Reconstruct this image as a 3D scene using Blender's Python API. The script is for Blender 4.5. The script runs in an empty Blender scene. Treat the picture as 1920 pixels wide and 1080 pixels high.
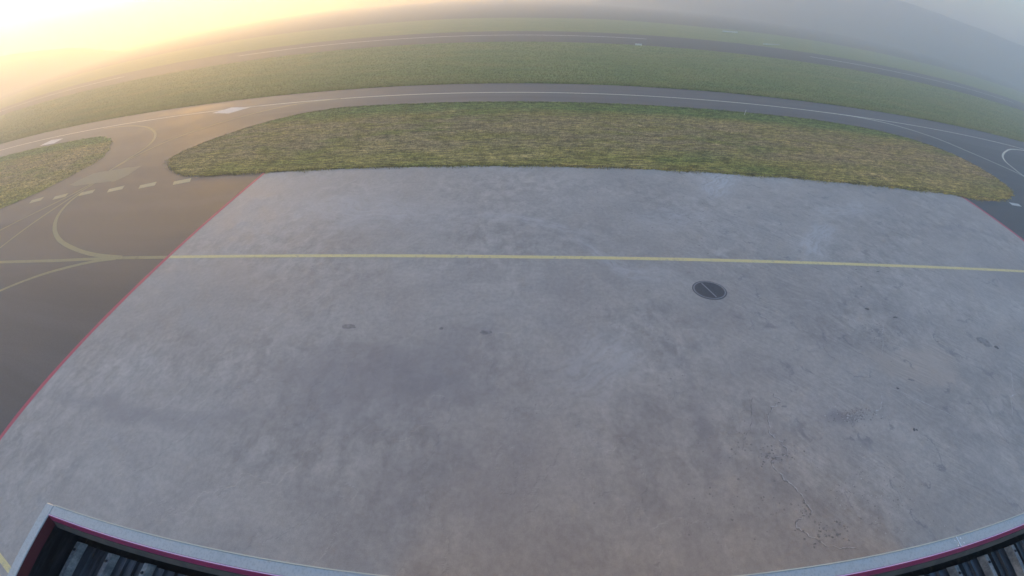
import bpy, bmesh, math, random
import numpy as np
from mathutils import Matrix, Vector, noise
random.seed(7)
rng = np.random.default_rng(11)
scn = bpy.context.scene
col = scn.collection

# ------------------------------------------------------------------ camera
CAM_H = 8.0
cd = bpy.data.cameras.new('camera')
cam = bpy.data.objects.new('camera', cd)
col.objects.link(cam)
cd.type = 'PANO'
cd.panorama_type = 'FISHEYE_LENS_POLYNOMIAL'
cd.sensor_fit = 'HORIZONTAL'
cd.sensor_width = 36.0
cd.sensor_height = 20.25
S = 18.75                                    # mm on the sensor per 1000 px of the photograph
cd.fisheye_fov = math.radians(180)
cd.fisheye_polynomial_k0 = 0.0
cd.fisheye_polynomial_k1 = -1.65152320 / S
cd.fisheye_polynomial_k2 = 0.137061852 / S**2
cd.fisheye_polynomial_k3 = 0.738259845 / S**3
cd.fisheye_polynomial_k4 = -0.403715005 / S**4
cd.clip_start = 0.05
cd.clip_end = 6000
Rm = Matrix(((0.99966143, -0.0128848, 0.02260558),
             (0.02511875, 0.70453212, -0.70922742),
             (-0.00678811, 0.70955512, 0.70461724)))
cam.matrix_world = Matrix.Translation((0, 0, CAM_H)) @ Rm.to_4x4()
scn.camera = cam

# ------------------------------------------------------------------ sky and sun
SUN_EL, SUN_AZ = math.radians(4.2), math.radians(-46.0)      # azimuth clockwise from +Y
w = bpy.data.worlds.new('World')
scn.world = w
w.use_nodes = True
nt = w.node_tree
nt.nodes.clear()
sky = nt.nodes.new('ShaderNodeTexSky')
sky.sky_type = 'NISHITA'
sky.sun_disc = False
sky.sun_elevation = SUN_EL
sky.sun_rotation = SUN_AZ
sky.air_density = 1.0
sky.dust_density = 1.85
sky.ozone_density = 2.4
bg = nt.nodes.new('ShaderNodeBackground')
bg.inputs['Strength'].default_value = 0.15
wo = nt.nodes.new('ShaderNodeOutputWorld')
nt.links.new(sky.outputs[0], bg.inputs[0])
nt.links.new(bg.outputs[0], wo.inputs[0])

sd = bpy.data.lights.new('sun', 'SUN')
sd.energy = 3.0
sd.angle = math.radians(0.53)
sd.color = (1.0, 0.48, 0.03)
sun = bpy.data.objects.new('sun', sd)
col.objects.link(sun)
dirv = Vector((math.sin(SUN_AZ) * math.cos(SUN_EL), math.cos(SUN_AZ) * math.cos(SUN_EL), math.sin(SUN_EL)))
sun.rotation_euler = dirv.to_track_quat('Z', 'Y').to_euler()
sun.location = dirv * 100 + Vector((0, 0, 40))

scn.view_settings.view_transform = 'Standard'
scn.view_settings.look = 'None'
scn.view_settings.exposure = 2.24
scn.view_settings.gamma = 1.0
scn.view_settings.use_curve_mapping = False
scn.cycles.use_denoising = True
scn.cycles.volume_bounces = 4
scn.cycles.max_bounces = 8

# ------------------------------------------------------------------ helpers
def tag(o, label=None, cat=None, group=None, kind=None):
    if label: o['label'] = label
    if cat: o['category'] = cat
    if group: o['group'] = group
    if kind: o['kind'] = kind
    return o

def link(name, me, mat=None, parent=None, kind=None):
    o = bpy.data.objects.new(name, me)
    col.objects.link(o)
    if mat: me.materials.append(mat)
    if parent: o.parent = parent
    if kind: o['kind'] = kind
    return o

def mesh(name, verts, faces, mat=None, parent=None, kind=None, smooth=False):
    me = bpy.data.meshes.new(name)
    me.from_pydata([tuple(v) for v in verts], [], faces)
    me.update()
    if smooth:
        for p in me.polygons: p.use_smooth = True
    return link(name, me, mat, parent, kind)

def bm_obj(name, bm, mat=None, parent=None, kind=None, smooth=False):
    me = bpy.data.meshes.new(name)
    bm.normal_update()
    bm.to_mesh(me); bm.free()
    if smooth:
        for p in me.polygons: p.use_smooth = True
    return link(name, me, mat, parent, kind)

def flat_poly(name, pts, z, mat, parent=None, kind=None):
    """filled polygon (may be concave) at height z"""
    bm = bmesh.new()
    vs = [bm.verts.new((x, y, z)) for x, y in pts]
    f = bm.faces.new(vs)
    if f.normal.z < 0 or True:
        bm.normal_update()
        if f.normal.z < 0: f.normal_flip()
    bmesh.ops.triangulate(bm, faces=[f])
    return bm_obj(name, bm, mat, parent, kind)

def ribbon(name, pts, width, z, mat, parent=None, kind=None, wob=0.0):
    """painted line following a path"""
    P = [Vector((x, y)) for x, y in pts]
    V, F = [], []
    for i, p in enumerate(P):
        a = P[max(i - 1, 0)]; b = P[min(i + 1, len(P) - 1)]
        t = (b - a).normalized(); n = Vector((-t.y, t.x))
        k = width / 2 * (1 + wob * random.uniform(-1, 1))
        V += [(*(p + n * k), z), (*(p - n * k), z)]
        if i: F.append((2 * i - 2, 2 * i - 1, 2 * i + 1, 2 * i))
    return mesh(name, V, F, mat, parent, kind)

def smooth_path(pts, n=10):
    """Catmull-Rom through the given points"""
    P = [Vector(p) for p in pts]
    P = [P[0] * 2 - P[1]] + P + [P[-1] * 2 - P[-2]]
    out = []
    for i in range(1, len(P) - 2):
        p0, p1, p2, p3 = P[i - 1:i + 3]
        for k in range(n):
            t = k / n
            out.append(0.5 * ((2 * p1) + (p2 - p0) * t + (2 * p0 - 5 * p1 + 4 * p2 - p3) * t * t + (3 * p1 - p0 - 3 * p2 + p3) * t**3))
    out.append(P[-2])
    return [(p.x, p.y) for p in out]

def straight(a, b, step=1.0):
    n = max(1, int(math.dist(a, b) / step))
    return [(a[0] + (b[0] - a[0]) * i / n, a[1] + (b[1] - a[1]) * i / n) for i in range(n + 1)]

def box(bm, x0, x1, y0, y1, z0, z1):
    v = [bm.verts.new(c) for c in ((x0, y0, z0), (x1, y0, z0), (x1, y1, z0), (x0, y1, z0),
                                   (x0, y0, z1), (x1, y0, z1), (x1, y1, z1), (x0, y1, z1))]
    for f in ((0, 3, 2, 1), (4, 5, 6, 7), (0, 1, 5, 4), (1, 2, 6, 5), (2, 3, 7, 6), (3, 0, 4, 7)):
        bm.faces.new([v[i] for i in f])

# ------------------------------------------------------------------ node helpers
class NB:
    def __init__(s, name):
        s.m = bpy.data.materials.new(name); s.m.use_nodes = True
        s.t = s.m.node_tree; s.N = s.t.nodes; s.L = s.t.links
        s.bsdf = s.N['Principled BSDF']
        s.tc = s.N.new('ShaderNodeTexCoord')
        g = s.N.new('ShaderNodeNewGeometry'); s.pos = g.outputs['Position']
    def _in(s, sock, v):
        if hasattr(v, 'is_output') or isinstance(v, bpy.types.NodeSocket): s.L.new(v, sock)
        else: sock.default_value = v
    def map(s, v=None, scale=(1, 1, 1), rot=(0, 0, 0), loc=(0, 0, 0)):
        n = s.N.new('ShaderNodeMapping'); s._in(n.inputs[0], v or s.pos)
        n.inputs['Scale'].default_value = scale; n.inputs['Rotation'].default_value = rot; n.inputs['Location'].default_value = loc
        return n.outputs[0]
    def turned(s, v, scale, ang):
        """coordinates turned so that x runs along direction ang, then scaled"""
        return s.map(s.map(v, (1, 1, 1), (0, 0, -ang)), scale)
    def noise(s, v=None, scale=1, detail=4, rough=.5, dist=0.0, color=False):
        n = s.N.new('ShaderNodeTexNoise'); s._in(n.inputs['Vector'], v or s.pos)
        n.inputs['Scale'].default_value = scale; n.inputs['Detail'].default_value = detail
        n.inputs['Roughness'].default_value = rough; n.inputs['Distortion'].default_value = dist
        return n.outputs['Color'] if color else n.outputs['Fac']
    def voro(s, v=None, scale=1, feature='F1', out='Distance'):
        n = s.N.new('ShaderNodeTexVoronoi'); n.feature = feature; s._in(n.inputs['Vector'], v or s.pos)
        n.inputs['Scale'].default_value = scale
        return n.outputs[out]
    def ramp(s, f, stops):
        n = s.N.new('ShaderNodeValToRGB'); s._in(n.inputs[0], f)
        e = n.color_ramp.elements
        while len(e) < len(stops): e.new(.5)
        for el, (p, c) in zip(e, stops):
            el.position = p; el.color = (c, c, c, 1) if not hasattr(c, '__len__') else (*c, 1)
        return n.outputs[0]
    def rng(s, f, a, b, c=0.0, d=1.0, smooth=True):
        n = s.N.new('ShaderNodeMapRange'); n.interpolation_type = 'SMOOTHSTEP' if smooth else 'LINEAR'
        s._in(n.inputs['Value'], f)
        for k, v in zip(('From Min', 'From Max', 'To Min', 'To Max'), (a, b, c, d)): n.inputs[k].default_value = v
        return n.outputs[0]
    def math(s, op, a, b=0.0, clamp=False):
        n = s.N.new('ShaderNodeMath'); n.operation = op; n.use_clamp = clamp
        s._in(n.inputs[0], a); s._in(n.inputs[1], b); return n.outputs[0]
    def mix(s, f, a, b, mode='MIX'):
        n = s.N.new('ShaderNodeMix'); n.data_type = 'RGBA'; n.blend_type = mode
        s._in(n.inputs[0], f)
        s._in(n.inputs[6], a if not isinstance(a, tuple) else (*a, 1)); s._in(n.inputs[7], b if not isinstance(b, tuple) else (*b, 1))
        return n.outputs[2]
    def vadd(s, a, b, k):
        n = s.N.new('ShaderNodeVectorMath'); n.operation = 'MULTIPLY_ADD'
        s._in(n.inputs[0], b); n.inputs[1].default_value = (k, k, 0); s._in(n.inputs[2], a); return n.outputs[0]
    def dist(s, v, p):
        n = s.N.new('ShaderNodeVectorMath'); n.operation = 'DISTANCE'; s._in(n.inputs[0], v); n.inputs[1].default_value = p
        return n.outputs['Value']
    def bump(s, h, strength=.3, dist=.01, prev=None):
        n = s.N.new('ShaderNodeBump'); s._in(n.inputs['Height'], h); n.inputs['Strength'].default_value = strength
        n.inputs['Distance'].default_value = dist
        if prev: s.L.new(prev, n.inputs['Normal'])
        s.L.new(n.outputs[0], s.bsdf.inputs['Normal']); return n.outputs[0]
    def out(s, color=None, rough=.8, metal=0.0, spec=.5):
        if color is not None: s._in(s.bsdf.inputs['Base Color'], color if not isinstance(color, tuple) else (*color, 1))
        s._in(s.bsdf.inputs['Roughness'], rough); s._in(s.bsdf.inputs['Metallic'], metal)
        s.bsdf.inputs['Specular IOR Level'].default_value = spec
        return s.m

# ---- concrete apron
def mat_concrete():
    b = NB('concrete')
    warp = b.noise(scale=.35, detail=3, color=True)
    wp = b.vadd(b.pos, warp, 2.6)
    big = b.noise(b.map(wp, (.10, .17, 1)), 1.0, 5, .55)
    mid = b.noise(b.map(wp, (.55, .8, 1)), 1.0, 7, .62)
    fine = b.noise(scale=7, detail=8, rough=.65)
    sand = b.noise(scale=60, detail=3, rough=.6)
    c = b.ramp(big, [(.30, (.340, .314, .294)), (.5, (.382, .355, .332)), (.70, (.425, .400, .377))])
    c = b.mix(b.rng(mid, .35, .68), b.mix(1.0, c, (.90, .895, .91), 'MULTIPLY'), b.mix(1.0, c, (1.07, 1.07, 1.07), 'MULTIPLY'))
    c = b.mix(.36, c, b.mix(1.0, c, b.rng(fine, .28, .72, .72, 1.25), 'MULTIPLY'))
    c = b.mix(.45, c, b.mix(1.0, c, b.rng(sand, .25, .75, .80, 1.18), 'MULTIPLY'))
    swirl = b.noise(b.map(b.vadd(b.pos, b.noise(scale=1.1, detail=4, rough=.6, color=True), 1.1), (2.1, 1.6, 1)), 1.0, 6, .6)
    c = b.mix(b.rng(b.noise(b.map(b.pos, (.16, .25, 1), (0, 0, .4)), 1, 3), .40, .62, .15, 1.0), c, b.mix(1.0, c, b.rng(swirl, .3, .7, .82, 1.15), 'MULTIPLY'))
    # pale laitance swept in fans round the middle and far side of the slab
    for (x, y, r0, r1, ang, st) in ((10.9, 16.4, 2.6, 1.2, .75, .8), (3.9, 9.6, 3.0, .45, -.52, .45), (7.2, 12.9, 2.6, .8, .2, .35),
                                    (13.6, 11.3, 2.6, .7, .6, .6), (.5, 12.0, 3.6, .5, -.3, .4), (2.2, 5.2, 1.8, 1.2, .6, .35), (-7.0, 13.0, 5.0, 1.6, -.1, .35),
                                    (18.0, 14.5, 3.4, .8, .3, .35)):
        v = b.map(wp, (1, 1, 0), (0, 0, 0), (-x - 1.3, -y - 1.3, 0))
        v = b.turned(v, (1 / r0, 1 / r1, 1), ang)
        d = b.dist(v, (0, 0, 0))
        brush = b.noise(b.turned(wp, (1.1, 7, 1), ang), 1.0, 5, .6)
        m = b.math('MULTIPLY', b.rng(d, 1.25, .25), b.rng(brush, .36, .62, .15, 1.0))
        c = b.mix(b.math('MULTIPLY', m, st), c, (.52, .525, .545))
    # darker dull zones
    for (x, y, r0, r1, ang, st) in ((-3.6, 4.3, 3.4, 1.7, .1, .60), (-11.0, 2.9, 4.5, .35, 0, .5), (8.9, 3.0, .7, .22, 0, .7), (25.5, 13.4, 4.2, .35, -.16, .5),
                                    (4.7, 3.4, .45, 2.0, -.15, .35), (-1.0, 2.0, 3.0, .9, .2, .25), (26, 9, 5, 2, 0, .3)):
        v = b.map(wp, (1, 1, 0), (0, 0, 0), (-x - 1.3, -y - 1.3, 0))
        v = b.turned(v, (1 / r0, 1 / r1, 1), ang)
        d = b.dist(v, (0, 0, 0))
        c = b.mix(b.math('MULTIPLY', b.rng(d, 1.3, .2), st), c, (.255, .240, .252))
    d = b.dist(b.map(wp, (.42, .8, 0), (0, 0, 0), (-(13.3 + 1.3) * .42, -(4.9 + 1.3) * .8, 0)), (0, 0, 0))
    c = b.mix(b.math('MULTIPLY', b.rng(d, 1.0, .5), .6), c, (.44, .38, .33))
    # brushed streaks of the trowel towards the right
    xs = b.N.new('ShaderNodeSeparateXYZ'); b.L.new(b.pos, xs.inputs[0])
    right = b.rng(xs.outputs[0], 3.5, 9.5)
    st = b.noise(b.turned(b.vadd(b.pos, b.noise(scale=.35, detail=2, color=True), .9), (.7, 13, 1), -.72), 1.0, 7, .68)
    st = b.math('MULTIPLY_ADD', b.math('SUBTRACT', st, .5), b.rng(b.noise(scale=.45, detail=3), .42, .6, .25, 1.2)); b.N[-1].inputs[2].default_value = .5
    c = b.mix(b.math('MULTIPLY', right, .55), c, b.mix(1.0, c, b.rng(st, .3, .7, .80, 1.18), 'MULTIPLY'))
    # worn map edges: thin irregular lips, dark pocks
    vw = b.vadd(b.pos, b.noise(scale=1.7, detail=6, rough=.7, color=True), .9)
    lip = b.noise(b.map(vw, (.38, .30, 1)), 1.0, 3, .5)
    lipm = b.math('MULTIPLY', b.rng(b.math('ABSOLUTE', b.math('SUBTRACT', lip, .52)), .011, .001), b.rng(b.noise(scale=1.3, detail=5), .45, .62))
    lipm = b.math('MULTIPLY', lipm, right)
    c = b.mix(b.math('MULTIPLY', lipm, .7), c, (.20, .195, .21))
    lift = b.rng(lip, .518, .53, 0, 1)
    c = b.mix(b.math('MULTIPLY', b.math('MULTIPLY', lift, right), .28), c, b.mix(1.0, c, (1.10, 1.10, 1.105), 'MULTIPLY'))
    pk = b.math('MULTIPLY', b.rng(b.noise(scale=4.5, detail=6, rough=.7), .62, .70), b.rng(b.noise(scale=.6, detail=3), .46, .60))
    c = b.mix(b.math('MULTIPLY', b.math('MULTIPLY', pk, b.rng(xs.outputs[0], -3, 6, .25, 1)), .55), c, (.20, .195, .205))
    spk = b.math('MULTIPLY', b.rng(b.voro(scale=9), .10, .05), b.rng(b.noise(scale=1.1, detail=4), .5, .62))
    c = b.mix(b.math('MULTIPLY', spk, .5), c, (.17, .165, .175))
    h = b.math('ADD', b.math('MULTIPLY', fine, .5), b.math('MULTIPLY', sand, .25))
    h = b.math('ADD', h, b.math('MULTIPLY', lift, .6))
    b.bump(h, .35, .02)
    return b.out(c, b.rng(mid, .3, .7, .55, .68), 0, .55)

def mat_asphalt(name, base, dark=.7, dr=0.0):
    b = NB(name)
    big = b.noise(b.map(b.pos, (.05, .12, 1)), 1, 5, .6)
    fine = b.noise(scale=18, detail=6, rough=.7)
    c = b.mix(b.rng(big, .35, .65), tuple(v * dark for v in base), base)
    c = b.mix(1.0, c, b.rng(fine, .25, .75, .72, 1.3), 'MULTIPLY')
    tr = b.noise(b.map(b.vadd(b.pos, b.noise(scale=.08, detail=2, color=True), 5.0), (.02, .55, 1)), 1, 4, .6)
    c = b.mix(.7, c, b.mix(1.0, c, b.rng(tr, .36, .64, .80, 1.22), 'MULTIPLY'))
    b.bump(fine, .4, .015)
    return b.out(c, b.rng(big, .3, .7, .56 + dr, .66 + dr), 0, .6)

def mat_paint(name, colr, wear=.35, under=(.16, .155, .16)):
    b = NB(name)
    n = b.noise(scale=5, detail=9, rough=.75)
    n2 = b.noise(scale=.9, detail=4, rough=.6)
    m = b.math('MULTIPLY', b.rng(n, .52, .66), b.rng(n2, .3, .6, .3, 1))
    c = b.mix(b.math('MULTIPLY', m, wear), colr, under)
    c = b.mix(.5, c, b.mix(1.0, c, b.rng(b.noise(scale=30, detail=4), .3, .7, .8, 1.15), 'MULTIPLY'))
    return b.out(c, .65, 0, .4)

def mat_grass(name, blades=False, far=False):
    b = NB(name)
    p = b.pos
    warp = b.noise(scale=.15, detail=3, color=True)
    wp = b.vadd(p, warp, 3.0)
    big = b.noise(b.map(wp, (.10, .30, 1)), 1, 5, .6)
    streak = b.noise(b.map(p, (.45, 2.2, 1)), 1, 6, .7)
    fine = b.noise(b.map(p, (5, 9, 1)), 1, 5, .75)
    green = (.235, .25, .065); olive = (.35, .295, .088); straw = (.48, .375, .165)
    c = b.ramp(big, [(.34, green), (.50, olive), (.68, straw)] if not far else
               [(.30, (.145, .215, .062)), (.55, (.21, .250, .075)), (.8, (.29, .27, .095))])
    # worn brown middle of the near island
    ys = b.N.new('ShaderNodeSeparateXYZ'); b.L.new(p, ys.inputs[0])
    if not far:
        edge = b.math('ADD', ys.outputs[1], b.math('MULTIPLY', b.noise(b.map(p, (.3, .8, 1)), 1, 4), 3.0))
        c = b.mix(b.rng(edge, 29.2, 31.2, 0, .8), c, (.155, .235, .072))
        band = b.math('MULTIPLY', b.rng(ys.outputs[1], 19.0, 22.0), b.rng(ys.outputs[1], 29.5, 26.5))
        bm_ = b.math('MULTIPLY', band, b.rng(b.noise(b.map(wp, (.25, .8, 1)), 1, 5, .65), .38, .60, .15, .95))
        c = b.mix(bm_, c, (.37, .285, .150))
    c = b.mix(.8 if not far else .5, c, b.mix(1.0, c, b.rng(streak, .28, .72, .58, 1.42), 'MULTIPLY'))
    c = b.mix(.85, c, b.mix(1.0, c, b.rng(fine, .25, .75, .45, 1.6), 'MULTIPLY'))
    dash = b.noise(b.map(p, (1.5, 5.5, 1)), 1, 3, .7)
    c = b.mix(.75 if not far else .4, c, b.mix(1.0, c, b.rng(dash, .36, .64, .40, 1.62), 'MULTIPLY'))
    # lush strip along the far edge of the taxiway
    if far:
        st = b.math('MULTIPLY', b.rng(ys.outputs[1], 39, 40), b.rng(ys.outputs[1], 42.5, 40.5))
        c = b.mix(b.math('MULTIPLY', st, .6), c, (.26, .27, .09))
        # ploughed and scrubby land past the strip's mown grass
        fl = b.rng(b.math('ADD', ys.outputs[1], b.math('MULTIPLY', b.noise(scale=.02, detail=3), 16.0)), 166, 172)
        c = b.mix(fl, c, (.085, .072, .055))
    if blades:
        oi = b.N.new('ShaderNodeNewGeometry')
        c = b.mix(.7, c, b.mix(1.0, c, b.rng(oi.outputs['Random Per Island'], 0, 1, .40 if not far else .62, 1.75 if not far else 1.42, False), 'MULTIPLY'))
    else:
        b.bump(b.math('ADD', fine, streak), .8, .06)
    return b.out(c, .85, 0, .25)

M = {}
M['concrete'] = mat_concrete()
M['asphalt'] = mat_asphalt('asphalt', (.066, .065, .068))
M['taxi'] = mat_asphalt('taxiway_asphalt', (.088, .084, .088), .8)
M['runway'] = mat_asphalt('runway_asphalt', (.058, .058, .064), .8, .22)
M['yellow'] = mat_paint('yellow_paint', (.74, .63, .31), .7, (.36, .34, .32))
M['yellow2'] = mat_paint('faded_yellow_paint', (.33, .29, .155), .6, (.08, .08, .08))
M['cream'] = mat_paint('cream_paint', (.74, .72, .60), .4, (.2, .2, .2))
M['dash'] = mat_paint('dash_paint', (.46, .41, .24), .5, (.1, .1, .1))
M['red'] = mat_paint('red_paint', (.50, .075, .12), .6, (.3, .22, .22))
M['white'] = mat_paint('white_paint', (.62, .62, .60), .25)
M['grass'] = mat_grass('grass_near')
M['grassb'] = mat_grass('grass_blades', True)
M['grassf'] = mat_grass('grass_field', False, True)
M['grassfb'] = mat_grass('grass_field_blades', True, True)

# ------------------------------------------------------------------ terrain
bm = bmesh.new()
NX, NY = 70, 70
gx = np.linspace(-690, 690, NX); gy = np.linspace(-690, 690, NY)
vv = [[bm.verts.new((x, y, 0.0)) for x in gx] for y in gy]
for j in range(NY - 1):
    for i in range(NX - 1):
        bm.faces.new((vv[j][i], vv[j][i + 1], vv[j + 1][i + 1], vv[j + 1][i]))
ground = bm_obj('ground', bm, M['grassf'], kind='structure')

# hills whose crests show through the mist
b_ = NB('hill_woodland')
M['hill'] = b_.out(b_.ramp(b_.noise(scale=.05, detail=6), [(.35, (.035, .05, .025)), (.65, (.07, .085, .04))]), .9)
def hill(pts, a0, a1, na):
    """crest given as (azimuth, elevation) pairs in degrees as surveyed from the apron"""
    V, F = [], []
    AZ = np.linspace(a0, a1, na); RR = np.linspace(440, 650, 16)
    for a in AZ:
        el = float(np.interp(a, [p[0] for p in pts], [p[1] for p in pts]))
        el += .10 * noise.noise(Vector((a * .35, 3, 0))) + .05 * noise.noise(Vector((a * 1.7, 9, 0)))
        for r in RR:
            t = (r - 440) / (550 - 440)
            top = max(0.0, CAM_H + 550 * math.tan(math.radians(el)))
            z = top * (math.sin(min(t, 1.0) * math.pi / 2) ** 1.4 if t < 1 else math.cos(min((t - 1) / .9, 1) * math.pi / 2) ** .8)
            z += (.6 * noise.noise(Vector((a * .5, r * .05, 2)))) * (1 if 0 < t < .9 else 0)
            V.append((r * math.sin(math.radians(a)), r * math.cos(math.radians(a)), z - .5))
    n = len(RR)
    for i in range(len(AZ) - 1):
        for k in range(n - 1):
            F.append((i * n + k, i * n + k + 1, (i + 1) * n + k + 1, (i + 1) * n + k))
    mesh('hill', V, F, M['hill'], kind='structure', smooth=True)
hill([(8, -1.1), (18, 1.2), (28, 3.0), (36, 3.7), (44.7, 3.35), (50.7, 2.78), (57, 2.5), (66, 2.9), (80, 2.2), (100, 1.2), (115, -1.1)], 8, 115, 150)
hill([(-125, -1.1), (-105, 1.6), (-85, 2.6), (-72, 2.8), (-60, 2.3), (-54, .9), (-49, -1.1)], -125, -49, 110)
# ------------------------------------------------------------------ paved areas
TN, TF = 31.4, 39.2           # taxiway edges
asph = flat_poly('asphalt_apron', [(-240, -80), (240, -80), (240, TN), (-240, TN)], .010, M['asphalt'], kind='structure')
taxi = flat_poly('taxiway', [(-600, TN), (600, TN), (600, TF), (-600, TF)], .0145, M['taxi'], kind='structure')
RN, RF = 77.5, 101.0
run = flat_poly('runway', [(-640, RN), (640, RN), (640, RF), (-640, RF)], .012, M['runway'], kind='structure')

XL, XR, YT = -15.9, 30.75, 17.95       # concrete slab
bm = bmesh.new()
edge = []
for x in np.linspace(XL, XR, 180):
    edge.append((x, YT + .07 * noise.noise(Vector((x * .9, 0, 5))) + .03 * noise.noise(Vector((x * 4, 0, 1)))))
pts = [(XL, -30), (XR, -30)] + edge[::-1]
vs = [bm.verts.new((x, y, .022)) for x, y in pts]
f = bm.faces.new(vs); bmesh.ops.triangulate(bm, faces=[f])
apron = bm_obj('concrete_apron', bm, M['concrete'], kind='structure')

# ------------------------------------------------------------------ grass islands
def jag(pts, amp=.15, step=.22):
    out = []
    for i in range(len(pts)):
        a, b2 = pts[i], pts[(i + 1) % len(pts)]
        L_ = math.dist(a, b2); k = max(1, int(L_ / step))
        nx, ny = -(b2[1] - a[1]) / max(L_, 1e-6), (b2[0] - a[0]) / max(L_, 1e-6)
        for j in range(k):
            t = j / k; x = a[0] + (b2[0] - a[0]) * t; y = a[1] + (b2[1] - a[1]) * t
            d = amp * (noise.noise(Vector((x * 1.6, y * 1.6, 0))) + .5 * noise.noise(Vector((x * 6, y * 6, 4))))
            out.append((x + nx * d, y + ny * d))
    return out
lt = smooth_path([(-17, 31.4), (-20.4, 30.2), (-23.5, 28.0), (-25.8, 25.2), (-26.95, 23.0), (-26.8, 21.4), (-24.5, 19.5), (-21.8, 18.3), (-15.9, 18.0)], 4)
rt = smooth_path([(29.8, 17.75), (33.0, 17.55), (36.6, 18.25), (39.6, 19.6), (40.9, 21.3), (41.2, 23.2), (41.0, 25.9), (39.6, 28.1), (36.7, 29.8), (33.1, 30.8), (28.5, 31.35)], 4)
island = jag(lt + rt)
left_g = jag([(-200, 31.4), (-50, 31.4)] + smooth_path([(-47, 31.2), (-43.8, 30.0), (-40.5, 27.3), (-37.5, 23.8), (-37.6, 20.6), (-39.0, 17.6), (-42.5, 15.6), (-48, 14.6)], 4) + [(-200, 14.6)], .3, .4)
right_g = jag([(200, 31.3), (200, 18), (66, 18)] + smooth_path([(60, 18.5), (57.2, 20.6), (56.6, 23.5), (58.5, 27), (62, 30), (67, 31.3)], 4), .12, .6)
def grass_sheet(name, pts):
    return flat_poly(name, pts, .030, M['grass'], kind='structure')
grass_sheet('grass_island', island)
grass_sheet('grass_verge', left_g)
grass_sheet('grass_verge', right_g)

P_ = [(x, YT + .05 + .04 * noise.noise(Vector((x * 1.1, 2, 0)))) for x in np.linspace(-21, 36, 260)]
b_ = NB('edge_gap_shade'); M['gap_shade'] = b_.out(b_.ramp(b_.noise(scale=8, detail=6), [(.35, (.06, .05, .035)), (.65, (.14, .12, .08))]), .95)  # dark colour stands in for the shadowed gap between grass and slab
ribbon('grass_edge_shade', P_, .13, .0335, M['gap_shade'], kind='structure', wob=.8)

def inside(P, x, y):
    px = np.array([p[0] for p in P]); py = np.array([p[1] for p in P])
    r = np.zeros(len(x), bool)
    j = len(P) - 1
    for i in range(len(P)):
        c = ((py[i] > y) != (py[j] > y)) & (x < (px[j] - px[i]) * (y - py[i]) / (py[j] - py[i] + 1e-12) + px[i])
        r ^= c; j = i
    return r

def blades(name, x, y, z0, hgt, wid, mat, label):
    n = len(x)
    a = rng.uniform(0, 2 * math.pi, n)
    h = hgt * rng.uniform(.35, 1.0, n) ** 1.2; ww = wid * rng.uniform(.6, 1.3, n)
    la = rng.uniform(0, 2 * math.pi, n); lean = h * rng.uniform(.1, .9, n)
    co = np.empty((n, 3, 3), np.float32)
    co[:, 0] = np.stack([x - np.cos(a) * ww, y - np.sin(a) * ww, np.full(n, z0)], 1)
    co[:, 1] = np.stack([x + np.cos(a) * ww, y + np.sin(a) * ww, np.full(n, z0)], 1)
    co[:, 2] = np.stack([x + np.cos(la) * lean, y + np.sin(la) * lean, z0 + h], 1)
    me = bpy.data.meshes.new(name)
    me.vertices.add(3 * n); me.vertices.foreach_set('co', co.ravel())
    me.loops.add(3 * n); me.loops.foreach_set('vertex_index', np.arange(3 * n, dtype=np.int32))
    me.polygons.add(n); me.polygons.foreach_set('loop_start', np.arange(0, 3 * n, 3, dtype=np.int32))
    me.update()
    o = link(name, me, mat)
    return tag(o, label, 'grass', kind='stuff')

def scatter(poly, x0, x1, y0, y1, n):
    x = rng.uniform(x0, x1, n); y = rng.uniform(y0, y1, n)
    dens = np.array([0.5])
    k = inside(poly, x, y)
    return x[k], y[k]
# near island, denser on the side closer to the camera
xs, ys = scatter(island, -27.2, 41.6, 17.6, 31.8, 420000)
blades('grass_blades', xs, ys, .028, .085, .013, M['grassb'], 'short worn olive and brown grass on the island between concrete apron and taxiway')
xs, ys = scatter(left_g, -75, -37, 14.4, 31.6, 70000)
blades('grass_blades', xs, ys, .028, .10, .025, M['grassb'], 'hazy olive grass on the verge left of the taxiway junction')
n_ = 420000
ys = 39.15 + 38.2 * rng.uniform(0, 1, n_) ** 1.6; xs = rng.uniform(-1, 1, n_) * (30 + ys * 1.55)
ys = ys + .0
blades('grass_blades', xs, ys, 0.0, .13, .028, M['grassfb'], 'green mown grass field between the taxiway and the runway')
# tufts creeping over the edges of the pavement
ex, ey = [], []
for P, num in ((island, 26000),):
    P2 = np.array(P); i = rng.integers(0, len(P2), num)
    cl = .35 + 1.3 * np.abs(np.sin(P2[i, 0] * 2.3) * np.sin(P2[i, 0] * .71 + 1))
    ex.append(P2[i, 0] + rng.normal(0, .16, num) * cl); ey.append(P2[i, 1] + rng.normal(0, .11, num) * cl)
x_ = rng.uniform(-80, 110, 60000)
ex.append(x_); ey.append(TF + np.abs(rng.normal(0, .16, 60000)) - .05)
ex = np.concatenate(ex); ey = np.concatenate(ey)
blades('grass_blades', ex, ey, .02, .13, .018, M['grassb'], 'ragged grass tufts fringing the edges of the paved areas')

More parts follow.
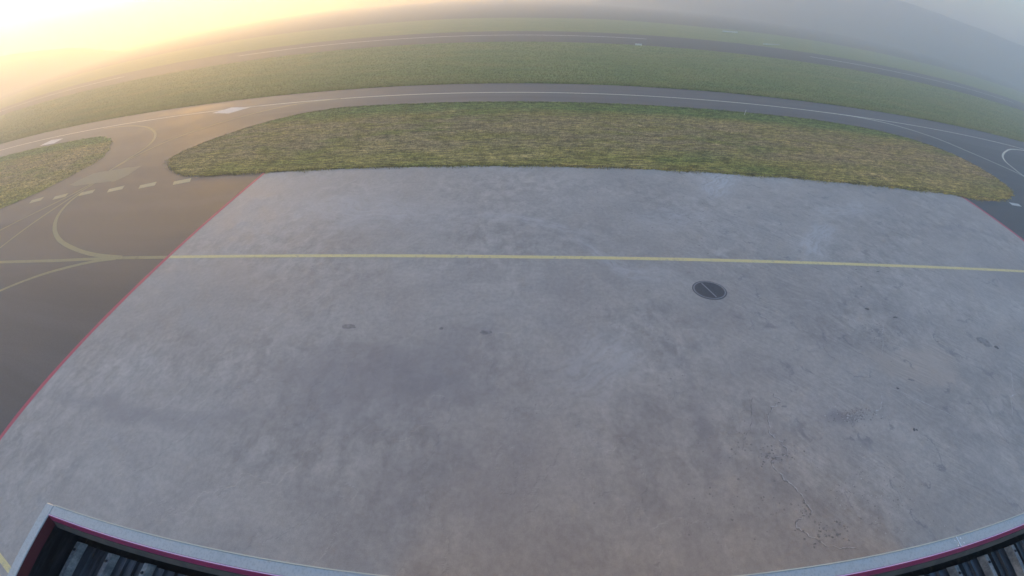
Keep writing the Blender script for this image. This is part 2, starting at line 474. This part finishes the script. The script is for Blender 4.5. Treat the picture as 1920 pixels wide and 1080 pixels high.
# ------------------------------------------------------------------ painted lines
ZC, ZA, ZT = .026, .014, .0185
YL = 9.74
def line(pts, wd, z, mat, par, nm='guide_line', wob=.05):
    return ribbon(nm, pts, wd, z, mat, par, wob=wob)
line(straight((XL, YL), (XR, YL), .5), .18, ZC, M['yellow'], apron)
line(straight((XR + .01, YL), (90, YL), 2), .2, ZA, M['yellow'], asph)
line(straight((-29.5 - 60, YL - .25), (-24, YL - .13), 1.5) + straight((-23.5, YL - .12), (-19.5, YL - .01), 1) + [(XL - .01, YL)], .22, ZA, M['yellow2'], asph)
line(smooth_path([(-31.6, 17.4), (-31.3, 16.0), (-30.2, 14.3), (-28.4, 12.75), (-26.1, 11.46), (-23.5, 10.56), (-21.2, 10.02), (-19.0, 9.78)], 6), .24, ZA + .0008, M['yellow2'], asph)
line(smooth_path([(-19.2, 9.70), (-20.6, 9.50), (-22.3, 9.03), (-23.9, 8.4), (-26.0, 7.2), (-28.2, 5.4), (-30.2, 2.8), (-31.4, -.5), (-31.9, -6)], 6), .22, ZA + .0016, M['yellow2'], asph)
line(smooth_path([(-31.9, 20), (-32.0, 13.9), (-31.9, 10.0), (-31.9, 2.0), (-31.95, -10)], 8), .20, ZA + .0024, M['yellow2'], asph)
line(smooth_path([(-32.2, 18.4), (-32.9, 16.4), (-34.3, 14.4), (-36.4, 12.2), (-39.5, 10.5), (-43, 9.7)], 6), .20, ZA + .0032, M['yellow2'], asph)
# connector loops and taxiway centre line
CL = 35.1
line(straight((-400, CL), (400, CL), 5), .20, ZT, M['cream'], taxi, wob=.02)
def two_part(pts, wd, nm='guide_line'):
    """a curve that starts on the taxiway and ends on the asphalt south of it"""
    up = [p for p in pts if p[1] >= TN]; dn = [p for p in pts if p[1] < TN]
    cut = TN
    return up, dn
lines_curved = [
    smooth_path([(-18.4, 35.1), (-22.8, 34.35), (-26.4, 32.4), (-29.5, 29.6), (-31.6, 26.8), (-32.5, 24.0), (-32.7, 20.5), (-32.2, 18.4)], 10),
    smooth_path([(-50.5, 34.6), (-46.7, 34.1), (-43.6, 33.35), (-39.8, 31.7), (-36.0, 28.9), (-33.8, 26.1), (-33.1, 23.6), (-32.7, 20.5)], 10),
    smooth_path([(26.0, 35.1), (31.5, 35.05), (36.7, 34.85), (40.9, 33.6), (44.0, 31.2), (45.5, 28.7), (47.2, 26.4), (49.0, 24.2), (49.8, 20), (49.9, 12)], 10),
    smooth_path([(66.5, 34.7), (61.0, 33.5), (57.2, 31.9), (53.4, 29.8), (51.0, 27.9), (49.9, 26.2), (49.2, 24.2), (49.85, 19)], 10)]
for k, pts in enumerate(lines_curved):
    line(pts, .24 if k < 2 else .21, ZT + .001 * (k + 1), M['yellow2'] if k < 2 else M['cream'], asph)
# dashed yellow row along the edge of the stand area
for i in range(6):
    x = -22.1 - 2.93 * i; y = 17.52 - .13 * i
    flat_poly('dash', [(x - .40, y - .40), (x + .80, y - .12), (x + .44, y + .42), (x - .78, y + .10)], .0168, M['dash'], asph)
for i in range(5):
    x = 37.2 + 2.95 * i; y = 17.6 + .02 * i
    flat_poly('dash', [(x - .72, y - .2), (x + .62, y - .20), (x + .72, y + .2), (x - .62, y + .20)], .0168, M['white'], asph)
flat_poly('pale_patch', jag([(-35.3, 18.9), (-34.2, 18.55), (-29.6, 18.6), (-29.1, 19.4), (-29.4, 21.0), (-31.5, 20.9), (-34.5, 20.6)], .08), .0205, mat_paint('faded_cream_paint', (.24, .22, .15), .6, (.09, .085, .08)), asph)
flat_poly('pale_patch', jag([(-33.4, 34.3), (-30.4, 33.3), (-28.9, 34.9), (-31.9, 35.8)], .05), .0245, M['white'], taxi)  # plain pale four-sided patch, shares the white of the markings
flat_poly('pale_patch', jag([(-60.3, 32.3), (-56.7, 32.0), (-56.9, 33.5), (-60.0, 33.9)], .05), .0245, M['white'], taxi)  # second plain pale patch farther left
# red edge lines of the concrete stand
line(straight((XL - .02, -29), (XL - .02, 18.0), .5), .20, .0265, M['red'], apron, 'red_edge_line', .1)
line(straight((XR + .02, -29), (XR + .02, 17.6), .5), .28, .0265, M['red'], apron, 'red_edge_line', .1)
# stray yellow line end beyond the roof corner
line(straight((-12.9, -1.53), (-11.2, -1.9), .5), .16, ZC + .001, M['yellow'], apron)
# runway centre line dashes
for a, c in ((-72, 29.0), (71.5, 150), (-210, -112), (190, 270)):
    line(straight((a, 90.6), (c, 90.9), 5), .75, .017, M['white'], run, 'centre_line_dash', .0)

# ------------------------------------------------------------------ stains on the slab
def blotch(name, x, y, rx, ry, ang, mat, z, parent, k=22, rough=.35):
    P = []
    for i in range(k):
        t = 2 * math.pi * i / k
        r = 1 + rough * noise.noise(Vector((math.cos(t) * 1.5 + x, math.sin(t) * 1.5 + y, 7))) + .15 * random.uniform(-1, 1)
        u, v = rx * r * math.cos(t), ry * r * math.sin(t)
        P.append((x + u * math.cos(ang) - v * math.sin(ang), y + u * math.sin(ang) + v * math.cos(ang)))
    blotch.n += 1
    return flat_poly(name, P, z + blotch.n * .00025, mat, parent)
blotch.n = 0
b_ = NB('oil_stain')
M['mid'] = b_.out(b_.ramp(b_.noise(scale=16, detail=5), [(.35, (.10, .095, .095)), (.65, (.24, .23, .23))]), .6)
M['oil'] = b_.out(b_.ramp(b_.noise(scale=12, detail=5), [(.35, (.07, .066, .068)), (.65, (.15, .145, .15))]), .5)
b_ = NB('soft_stain')
M['soft'] = b_.out(b_.ramp(b_.noise(scale=9, detail=5), [(.35, (.18, .17, .17)), (.65, (.29, .28, .28))]), .6)
for (x, y, rx, ry, a, mt) in ((-5.42, 6.19, .22, .10, 0, 'soft'), (-2.41, 6.2, .06, .05, 0, 'soft'), (-1.01, 6.08, .18, .08, 0, 'soft'),
        (17.5, 5.4, .16, .12, -.3, 'mid'), (17.85, 5.22, .10, .08, 0, 'mid'), (17.4, 5.5, .32, .22, -.3, 'soft'), (12.91, 7.17, .10, .05, 0, 'oil'), (13.88, 6.75, .12, .035, 0, 'oil'),
        (12.28, 4.19, .13, .035, -.3, 'soft'), (11.5, 3.94, .05, .03, 0, 'oil'), (11.03, 2.66, .055, .04, .5, 'oil'), (11.12, 2.64, .035, .03, 0, 'oil'),
        (13.6, 8.35, .05, .03, 0, 'oil'), (14.9, 5.6, .06, .03, 0, 'soft'), (15.3, 9.3, .08, .03, 0, 'oil'), (14.2, 9.4, .05, .02, 0, 'oil'),
        (7.24, 3.60, .09, .03, 0, 'soft')):
    blotch('oil_stain', x, y, rx, ry, a, M[mt], .0262, apron)

def worn_edge(pts, wd, mat, z, shift=(0, 0), n=7):
    P = smooth_path(pts, n)
    P = [(x + shift[0] + .07 * noise.noise(Vector((x * 7, y * 7, 1))) + .035 * noise.noise(Vector((x * 23, y * 23, 6))),
          y + shift[1] + .07 * noise.noise(Vector((x * 7, y * 7, 8))) + .015 * noise.noise(Vector((x * 23, y * 23, 3)))) for x, y in P]
    worn_edge.n += 1; z += worn_edge.n * .00012
    V, F = [], []
    for i, p in enumerate(P):
        a = Vector(P[max(i - 1, 0)]); c = Vector(P[min(i + 1, len(P) - 1)])
        t = (c - a).normalized() if (c - a).length > 1e-6 else Vector((1, 0)); nn = Vector((-t.y, t.x))
        k = wd * max(.04, .50 + 1.6 * noise.noise(Vector((p[0] * 9, p[1] * 9, 2))))
        V += [(p[0] + nn.x * k, p[1] + nn.y * k, z), (p[0] - nn.x * k, p[1] - nn.y * k, z)]
        if i: F.append((2 * i - 2, 2 * i - 1, 2 * i + 1, 2 * i))
    return mesh('worn_edge', V, F, mat, apron)
worn_edge.n = 0
b_ = NB('spalled_concrete')
M['spall'] = b_.out(b_.ramp(b_.noise(scale=25, detail=7, rough=.75), [(.40, (.20, .19, .19)), (.66, (.34, .325, .32))]), .9)
b_.bump(b_.noise(scale=30, detail=6), .8, .02)
b_ = NB('pale_lip')
M['lip'] = b_.out(b_.ramp(b_.noise(scale=12, detail=6), [(.4, (.42, .415, .42)), (.65, (.56, .56, .57))]), .8)
L1 = [(7.24, 4.05), (7.07, 3.95), (7.21, 3.78), (6.99, 3.66), (6.78, 3.54), (6.67, 3.4), (6.55, 3.22), (6.53, 3.08), (6.44, 2.87), (6.53, 2.77), (6.62, 2.7), (6.64, 2.62), (6.72, 2.44), (6.55, 2.32), (6.34, 2.29), (6.16, 2.18), (6.14, 2.07), (6.2, 1.87), (6.31, 1.74), (6.42, 1.61), (6.52, 1.44), (6.56, 1.27), (6.6, 1.13), (6.57, 1.0), (6.43, .97), (6.22, .91), (6.1, .81), (6.22, .64), (6.43, .51), (6.63, .38), (6.91, .27), (7.42, .16)]
worn_edge(L1, .017, M['spall'], .0262)
worn_edge(L1, .016, M['lip'], .0258, (.022, .01))
worn_edge([(6.82, 3.62), (7.1, 3.62), (7.4, 3.56)], .012, M['lip'], .0262)
worn_edge([(6.38, 4.0), (6.32, 3.77), (6.17, 3.47), (5.99, 3.11), (5.8, 2.9), (5.57, 2.64), (5.46, 2.52)], .012, M['spall'], .0262)
worn_edge([(11.92, 6.71), (11.89, 6.52), (11.75, 6.37)], .012, M['lip'], .0262)
worn_edge([(13.09, 6.53), (12.41, 5.71), (11.89, 5.18)], .010, M['lip'], .0262)
worn_edge([(10.77, 3.82), (10.62, 3.62), (10.37, 3.38), (10.14, 3.28)], .012, M['lip'], .0262)
worn_edge([(8.56, 7.78), (9.36, 7.66), (10.23, 7.61), (11.16, 7.43)], .010, M['lip'], .0262)
worn_edge([(8.61, 7.67), (8.82, 7.47), (9.59, 7.29), (10.77, 7.04)], .010, M['spall'], .0262)
worn_edge([(17.63, 4.33), (16.91, 3.72), (16.64, 3.42), (16.19, 3.2), (15.57, 2.64)], .012, M['lip'], .0262)
worn_edge([(9.35, 6.22), (10.31, 5.76), (11.15, 5.14), (12.1, 4.17), (13.29, 2.97), (14.74, 1.5)], .009, M['spall'], .0262)
worn_edge([(10.98, 4.14), (12.23, 3.33), (13.76, 2.23), (14.84, 1.48)], .008, M['lip'], .0262)
worn_edge([(3.03, 6.3), (3.13, 6.38), (3.29, 6.32), (3.28, 6.11), (3.14, 6.03)], .014, M['lip'], .0262)
# pitted spots gathered along the worn edges
def pits(cx, cy, sx, sy, n, r0, r1, mat=None):
    bm = bmesh.new()
    for _ in range(n):
        x, y = random.gauss(cx, sx), random.gauss(cy, sy); r = random.uniform(r0, r1)
        pits.n += 1
        k = random.randint(5, 8); a0 = random.uniform(0, 6)
        vs = [bm.verts.new((x + r * random.uniform(.5, 1.3) * math.cos(a0 + 6.283 * i / k) * 1.3, y + r * random.uniform(.5, 1.2) * math.sin(a0 + 6.283 * i / k), .0280 + pits.n * .000012)) for i in range(k)]
        bm.faces.new(vs)
    o = bm_obj('surface_pits', bm, mat or M['spall'], apron); return tag(o, kind='stuff')
pits.n = 0
pits(6.3, 2.35, .28, .16, 50, .008, .032)
pits(5.9, 2.6, .5, .5, 40, .008, .025)
pits(5.2, 1.3, .7, .35, 40, .008, .026)
pits(6.5, 1.15, .12, .22, 22, .008, .028)
pits(6.7, .55, .35, .15, 40, .008, .03)
pits(4.6, 3.4, .3, .7, 40, .006, .02)
pits(9.3, 3.22, .38, .12, 110, .008, .026)
pits(9.3, 3.22, .38, .10, 90, .006, .018, M['lip'])
pits(12.3, 5.95, .45, .35, 110, .008, .024)
pits(12.3, 5.95, .45, .35, 60, .006, .016, M['lip'])
pits(8.6, 1.3, .9, .45, 120, .006, .02)
pits(8.8, 1.2, .9, .45, 90, .005, .014, M['lip'])
pits(7.0, 13.5, 2.2, 1.6, 120, .012, .04)
pits(4, 8, 7, 4, 160, .008, .022)

# ------------------------------------------------------------------ drain cover
def drain():
    cx, cy, rx, ry = 6.80, 8.05, .645, .47
    root = bpy.data.objects.new('drain_cover', None); col.objects.link(root)
    root.location = (cx, cy, .022)
    tag(root, 'round dark iron drain cover with grating set in the concrete apron', 'drain cover')
    b1 = NB('cast_iron'); iron = b1.out(b1.ramp(b1.noise(scale=40, detail=5), [(.3, (.12, .12, .13)), (.7, (.19, .185, .20))]), .6, .3)
    b1 = NB('worn_iron'); iron2 = b1.out(b1.ramp(b1.noise(scale=40, detail=5), [(.3, (.24, .235, .25)), (.7, (.33, .32, .34))]), .5, .3)
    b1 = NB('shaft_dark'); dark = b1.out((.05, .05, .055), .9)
    def ring(name, r0, r1, z0, z1, mat):
        bm = bmesh.new(); N = 64; rows = []
        for rr, zz in ((r0, z0), (r0, z1), (r1, z1), (r1, z0)):
            rows.append([bm.verts.new((rx * rr * math.cos(2 * math.pi * i / N), ry * rr * math.sin(2 * math.pi * i / N), zz)) for i in range(N)])
        for k in range(3):
            for i in range(N):
                j = (i + 1) % N
                bm.faces.new((rows[k][i], rows[k + 1][i], rows[k + 1][j], rows[k][j]))
        bmesh.ops.recalc_face_normals(bm, faces=bm.faces)
        return bm_obj(name, bm, mat, root)
    ring('outer_frame', .955, 1.0, .001, .010, iron)
    ring('inner_frame', .86, .935, .001, .014, iron2)
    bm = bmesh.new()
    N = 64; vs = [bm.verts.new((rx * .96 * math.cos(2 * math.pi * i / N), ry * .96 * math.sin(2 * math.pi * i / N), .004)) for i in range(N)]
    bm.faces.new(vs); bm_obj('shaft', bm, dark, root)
    # parallel bars either side of a stout cross bar
    bm = bmesh.new()
    for k in range(-10, 11):
        y = k * ry * .84 / 10.5
        hx = rx * .86 * math.sqrt(max(0, 1 - (y / (ry * .86)) ** 2))
        if hx > .05: box(bm, -hx, hx, y - .0105, y + .0105, .005, .0115)
    tag(bm_obj('grating', bm, iron, root), kind='stuff')
    bm = bmesh.new(); box(bm, -.86, .86, -.022, .022, .005, .016)
    o = bm_obj('cross_bar', bm, iron2, root)
    for v in o.data.vertices: v.co.x *= .44
    o.rotation_euler.z = math.radians(-68); o.location.x = -.03
drain()

# ------------------------------------------------------------------ station building below the camera
def station():
    X0, X1, Y1, Y0, ZTOP = -2.405, 8.6, 0.0, -7.5, 6.40
    root = bpy.data.objects.new('station_building', None); col.objects.link(root)
    root.location = (X0 / 2 + X1 / 2, Y0 / 2, 0)
    off = -Vector(root.location)
    tag(root, 'low station building with galvanised parapet capping and ribbed metal roof', 'building')
    def put(o):
        o.location = off; return o
    b1 = NB('galvanised_capping')
    c = b1.mix(b1.rng(b1.voro(b1.map(b1.pos, (1, 1, 1)), 90, out='Distance'), .1, .6), (.38, .405, .42), (.45, .475, .49))
    c = b1.mix(b1.rng(b1.noise(scale=9, detail=7, rough=.7), .5, .72, 0, .55), c, (.36, .39, .40))
    galv = b1.out(c, .45, .15)
    b1 = NB('edge_bead'); bead = b1.out((.62, .60, .50), .5)
    b1 = NB('magenta_flashing'); mag = b1.out(b1.mix(b1.rng(b1.noise(scale=20, detail=5), .4, .7, 0, .5), (.38, .032, .10), (.27, .035, .08)), .42)
    b1 = NB('pink_edge_highlight'); pink = b1.out((.80, .52, .74), .4)  # pinkish drip edge, brightened to paint in its highlight
    b1 = NB('dark_red_flashing'); dred = b1.out((.10, .016, .024), .6)
    b1 = NB('brown_backing'); brown = b1.out(b1.mix(b1.rng(b1.noise(scale=14, detail=6), .4, .7), (.11, .085, .07), (.07, .055, .048)), .8)
    b1 = NB('gutter_dark'); gut = b1.out(b1.mix(b1.rng(b1.noise(scale=18, detail=6), .5, .7), (.012, .012, .012), (.05, .045, .04)), .9)
    b1 = NB('rendered_wall'); wallm = b1.out(b1.mix(b1.rng(b1.noise(scale=3, detail=6), .4, .7), (.55, .53, .50), (.45, .43, .40)), .85)
    b1 = NB('roof_sheet_metal')
    c = b1.mix(b1.rng(b1.noise(b1.map(b1.pos, (9, 2, 9)), 1, 7, .7), .35, .7), (.022, .024, .030), (.085, .095, .115))
    roofm = b1.out(c, .35, .55)
    b1 = NB('rib_end_metal')
    ribm = b1.out(b1.mix(b1.rng(b1.noise(scale=22, detail=6, rough=.7), .35, .7), (.13, .13, .14), (.33, .32, .31)), .5, .3)
    b1 = NB('screw_dark'); scr = b1.out((.03, .03, .035), .5, .4)
    b1 = NB('rivet_metal'); riv = b1.out((.75, .78, .82), .3, .5)
    # walls
    bm = bmesh.new()
    box(bm, X0 + .02, X1 - .02, Y0 + .02, Y1 - .02, 0.0, 5.95)
    put(bm_obj('wall', bm, wallm, root))
    bm = bmesh.new(); box(bm, X0 + .012, X1 - .012, Y1 - .034, Y1 - .012, 5.952, ZTOP - .012)
    put(bm_obj('parapet_panel', bm, wallm, root))
    bm = bmesh.new(); box(bm, X0 + .012, X0 + .034, Y0, Y1 - .036, 5.952, ZTOP - .012)
    put(bm_obj('parapet_panel', bm, roofm, root))
    WF, WL = .045, .064          # capping widths, front and left
    joints = [X0 + WL, 2.065, 5.07, X1]
    for a, c in zip(joints[:-1], joints[1:]):
        bm = bmesh.new(); box(bm, a + .0015, c - .0015, Y1 - WF, Y1, ZTOP - .010, ZTOP)
        bmesh.ops.bevel(bm, geom=bm.edges[:], offset=.002, segments=1, affect='EDGES')
        put(bm_obj('parapet_capping', bm, galv, root))
        bm = bmesh.new(); box(bm, a + .0015, c - .0015, Y1 + .0005, Y1 + .0045, ZTOP - .016, ZTOP + .002)
        put(bm_obj('capping_bead', bm, bead, root))
        bm = bmesh.new(); box(bm, a + .0015, c - .0015, Y1 - WF - .004, Y1 - WF - .0005, ZTOP - .012, ZTOP + .0015)
        put(bm_obj('inner_edge_highlight', bm, pink, root))  # thin strip carrying the painted edge highlight
    bm = bmesh.new(); box(bm, X0, X0 + WL, Y0, Y1, ZTOP - .010, ZTOP + .0005)
    bmesh.ops.bevel(bm, geom=bm.edges[:], offset=.002, segments=1, affect='EDGES')
    put(bm_obj('parapet_capping', bm, galv, root))
    # lap strip and rivets at the joint
    for jx in joints[1:-1]:
        bm = bmesh.new(); box(bm, jx - .002, jx + .0035, Y1 - WF + .001, Y1 - .001, ZTOP + .0003, ZTOP + .0018)
        put(bm_obj('lap_edge', bm, riv, root))
        for dx, dy in ((.022, -.012), (.03, -.034), (-.02, -.014), (-.014, -.038)):
            bm = bmesh.new(); bmesh.ops.create_uvsphere(bm, u_segments=8, v_segments=5, radius=.0036)
            for v in bm.verts: v.co.z = v.co.z * .5
            o = bm_obj('rivet', bm, riv, root, smooth=True); o.location = off + Vector((jx + dx, Y1 + dy, ZTOP + .001))
    # sloping magenta flashing behind the capping, then brown backing
    def strip(name, prof, x0, x1, mat):
        V = []; F = []
        for (y, z) in prof: V += [(x0, y, z), (x1, y, z)]
        for i in range(len(prof) - 1): F.append((2 * i, 2 * i + 1, 2 * i + 3, 2 * i + 2))
        o = mesh(name, V, F, mat, root)
        m = o.modifiers.new('thick', 'SOLIDIFY'); m.thickness = .003
        return put(o)
    strip('magenta_flashing', [(Y1 - WF - .0045, ZTOP - .004), (Y1 - .064, ZTOP - .034)], X0 + WL, X1, mag)
    strip('backing_strip', [(Y1 - .066, ZTOP - .038), (Y1 - .088, ZTOP - .085)], X0 + WL, X1, brown)
    V = [(X0 + WL + .001, Y0, ZTOP - .004), (X0 + WL + .001, Y1 - WF, ZTOP - .004), (X0 + WL + .003, Y1 - WF - .02, ZTOP - .06), (X0 + WL + .003, Y0, ZTOP - .06)]
    o = mesh('side_flashing', V, [(0, 1, 2, 3)], dred, root); m = o.modifiers.new('thick', 'SOLIDIFY'); m.thickness = .003; put(o)
    bm = bmesh.new(); box(bm, X0 + WL, X1, Y1 - .30, Y1 - .040, ZTOP - .30, ZTOP - .285)
    put(bm_obj('gutter', bm, gut, root))
    bm = bmesh.new(); box(bm, X0 + .036, X1, Y0 + .1, Y1 - .31, ZTOP - .30, ZTOP - .285)
    put(bm_obj('roof_deck', bm, gut, root))
    # ribbed sheets, one metre each, four tall ribs per sheet with two low ribs between
    PITCH, ZR, YE = .250, 6.165, -.128
    prof = []
    def sheet_profile():
        P = [(0, 0)]
        for r in range(4):
            o = r * PITCH
            P += [(o + .008, 0), (o + .022, .036), (o + .046, .036), (o + .060, 0),
                  (o + .110, 0), (o + .116, .013), (o + .128, .013), (o + .134, 0),
                  (o + .176, 0), (o + .182, .013), (o + .194, .013), (o + .200, 0)]
        P.append((4 * PITCH, 0))
        return P
    P = sheet_profile()
    k0 = X0 + WL + .025
    ns = int((X1 - k0) / (4 * PITCH)) + 1
    rootx = None
    me0 = None
    for s in range(ns):
        x0 = k0 + s * 4 * PITCH
        if me0 is None:
            V, F = [], []
            for (x, z) in P: V += [(x, 0, z), (x, -7.2, z + .10)]
            for i in range(len(P) - 1): F.append((2 * i, 2 * i + 1, 2 * i + 3, 2 * i + 2))
            o = mesh('roof_sheet', V, F, roofm, root); me0 = o.data
        else:
            o = link('roof_sheet', me0, None, root)
        m = o.modifiers.new('thick', 'SOLIDIFY'); m.thickness = .0015
        o.location = off + Vector((x0, YE - .002 * (s % 2), ZR - .002 * (s % 3)))
    # rib cover strips with pale ends and a screw each
    me1 = me2 = None
    for i in range(ns * 4):
        x = k0 + i * PITCH
        if me1 is None:
            bm = bmesh.new()
            q = [(.006, .001), (.020, .0385), (.048, .0385), (.062, .001)]
            for a in (0, 1):
                pass
            fr = [bm.verts.new((u, .004, v)) for u, v in q]; bk = [bm.verts.new((u, -7.1, v + .10)) for u, v in q]
            for a in range(3): bm.faces.new((fr[a], fr[a + 1], bk[a + 1], bk[a]))
            bm.faces.new(fr[::-1])
            bmesh.ops.recalc_face_normals(bm, faces=bm.faces)
            o = bm_obj('roof_rib', bm, ribm, root); me1 = o.data
            bm = bmesh.new(); bmesh.ops.create_cone(bm, cap_ends=True, segments=6, radius1=.0075, radius2=.006, depth=.008)
            o2 = bm_obj('roof_screw', bm, scr, root); me2 = o2.data
        else:
            o = link('roof_rib', me1, None, root); o2 = link('roof_screw', me2, None, root)
        o.location = off + Vector((x, YE + random.uniform(-.008, .004), ZR + .001))
        o2.location = off + Vector((x + .034, YE - .035, ZR + .043))
station()

# ------------------------------------------------------------------ markers by the runway
b_ = NB('marker_white'); M['marker'] = b_.out((.80, .80, .78), .5)
b_ = NB('marker_leg'); M['leg'] = b_.out((.30, .30, .30), .6)
def marker_board(x, y, length, ang, h, label):
    root = bpy.data.objects.new('marker_board', None); col.objects.link(root)
    root.location = (x, y, 0); root.rotation_euler.z = ang
    tag(root, label, 'marker board')
    bm = bmesh.new(); box(bm, -length / 2, length / 2, -.04, .04, .12, .12 + h)
    bmesh.ops.bevel(bm, geom=bm.edges[:], offset=.01, segments=1, affect='EDGES')
    bm_obj('panel', bm, M['marker'], root)
    for sx in np.linspace(-length / 2 + .15, length / 2 - .15, max(2, int(length / 1.8))):
        bm = bmesh.new(); box(bm, sx - .03, sx + .03, -.03, .03, 0, .12); bm_obj('leg', bm, M['leg'], root)
marker_board(22.9, 76.0, 1.3, 0, .32, 'small white marker board on the grass at the near runway edge')
marker_board(75.5, 141, 8.6, math.radians(25), .38, 'long white board lying in the misty grass farthest beyond the runway')
marker_board(71.6, 108.2, 9.5, math.radians(30), .22, 'low white board beside the far runway edge in the mist')

def stake(x, y):
    root = bpy.data.objects.new('marker_stake', None); col.objects.link(root); root.location = (x, y, .03)
    tag(root, 'thin pale stake standing in the grass at the near taxiway edge', 'stake')
    bm = bmesh.new(); bmesh.ops.create_cone(bm, cap_ends=True, segments=10, radius1=.022, radius2=.018, depth=.42)
    o = bm_obj('post', bm, M['marker'], root); o.location.z = .21
    bm = bmesh.new(); bmesh.ops.create_cone(bm, cap_ends=True, segments=10, radius1=.035, radius2=.012, depth=.05)
    o = bm_obj('cap', bm, M['leg'], root); o.location.z = .445
stake(20.3, 30.75)

# ------------------------------------------------------------------ morning mist
bm = bmesh.new(); box(bm, -700, 700, -700, 700, -1.0, 54)
bmesh.ops.recalc_face_normals(bm, faces=bm.faces)
hm = bpy.data.materials.new('haze'); hm.use_nodes = True
t = hm.node_tree; t.nodes.clear()
pv = t.nodes.new('ShaderNodeVolumePrincipled'); mo = t.nodes.new('ShaderNodeOutputMaterial')
pv.inputs['Color'].default_value = (.92, .95, 1.0, 1)
pv.inputs['Density'].default_value = .0049
pv.inputs['Anisotropy'].default_value = .62
t.links.new(pv.outputs[0], mo.inputs['Volume'])
hz = bm_obj('haze', bm, hm, kind='stuff')
tag(hz, 'pale morning mist lying over the airfield', 'mist')
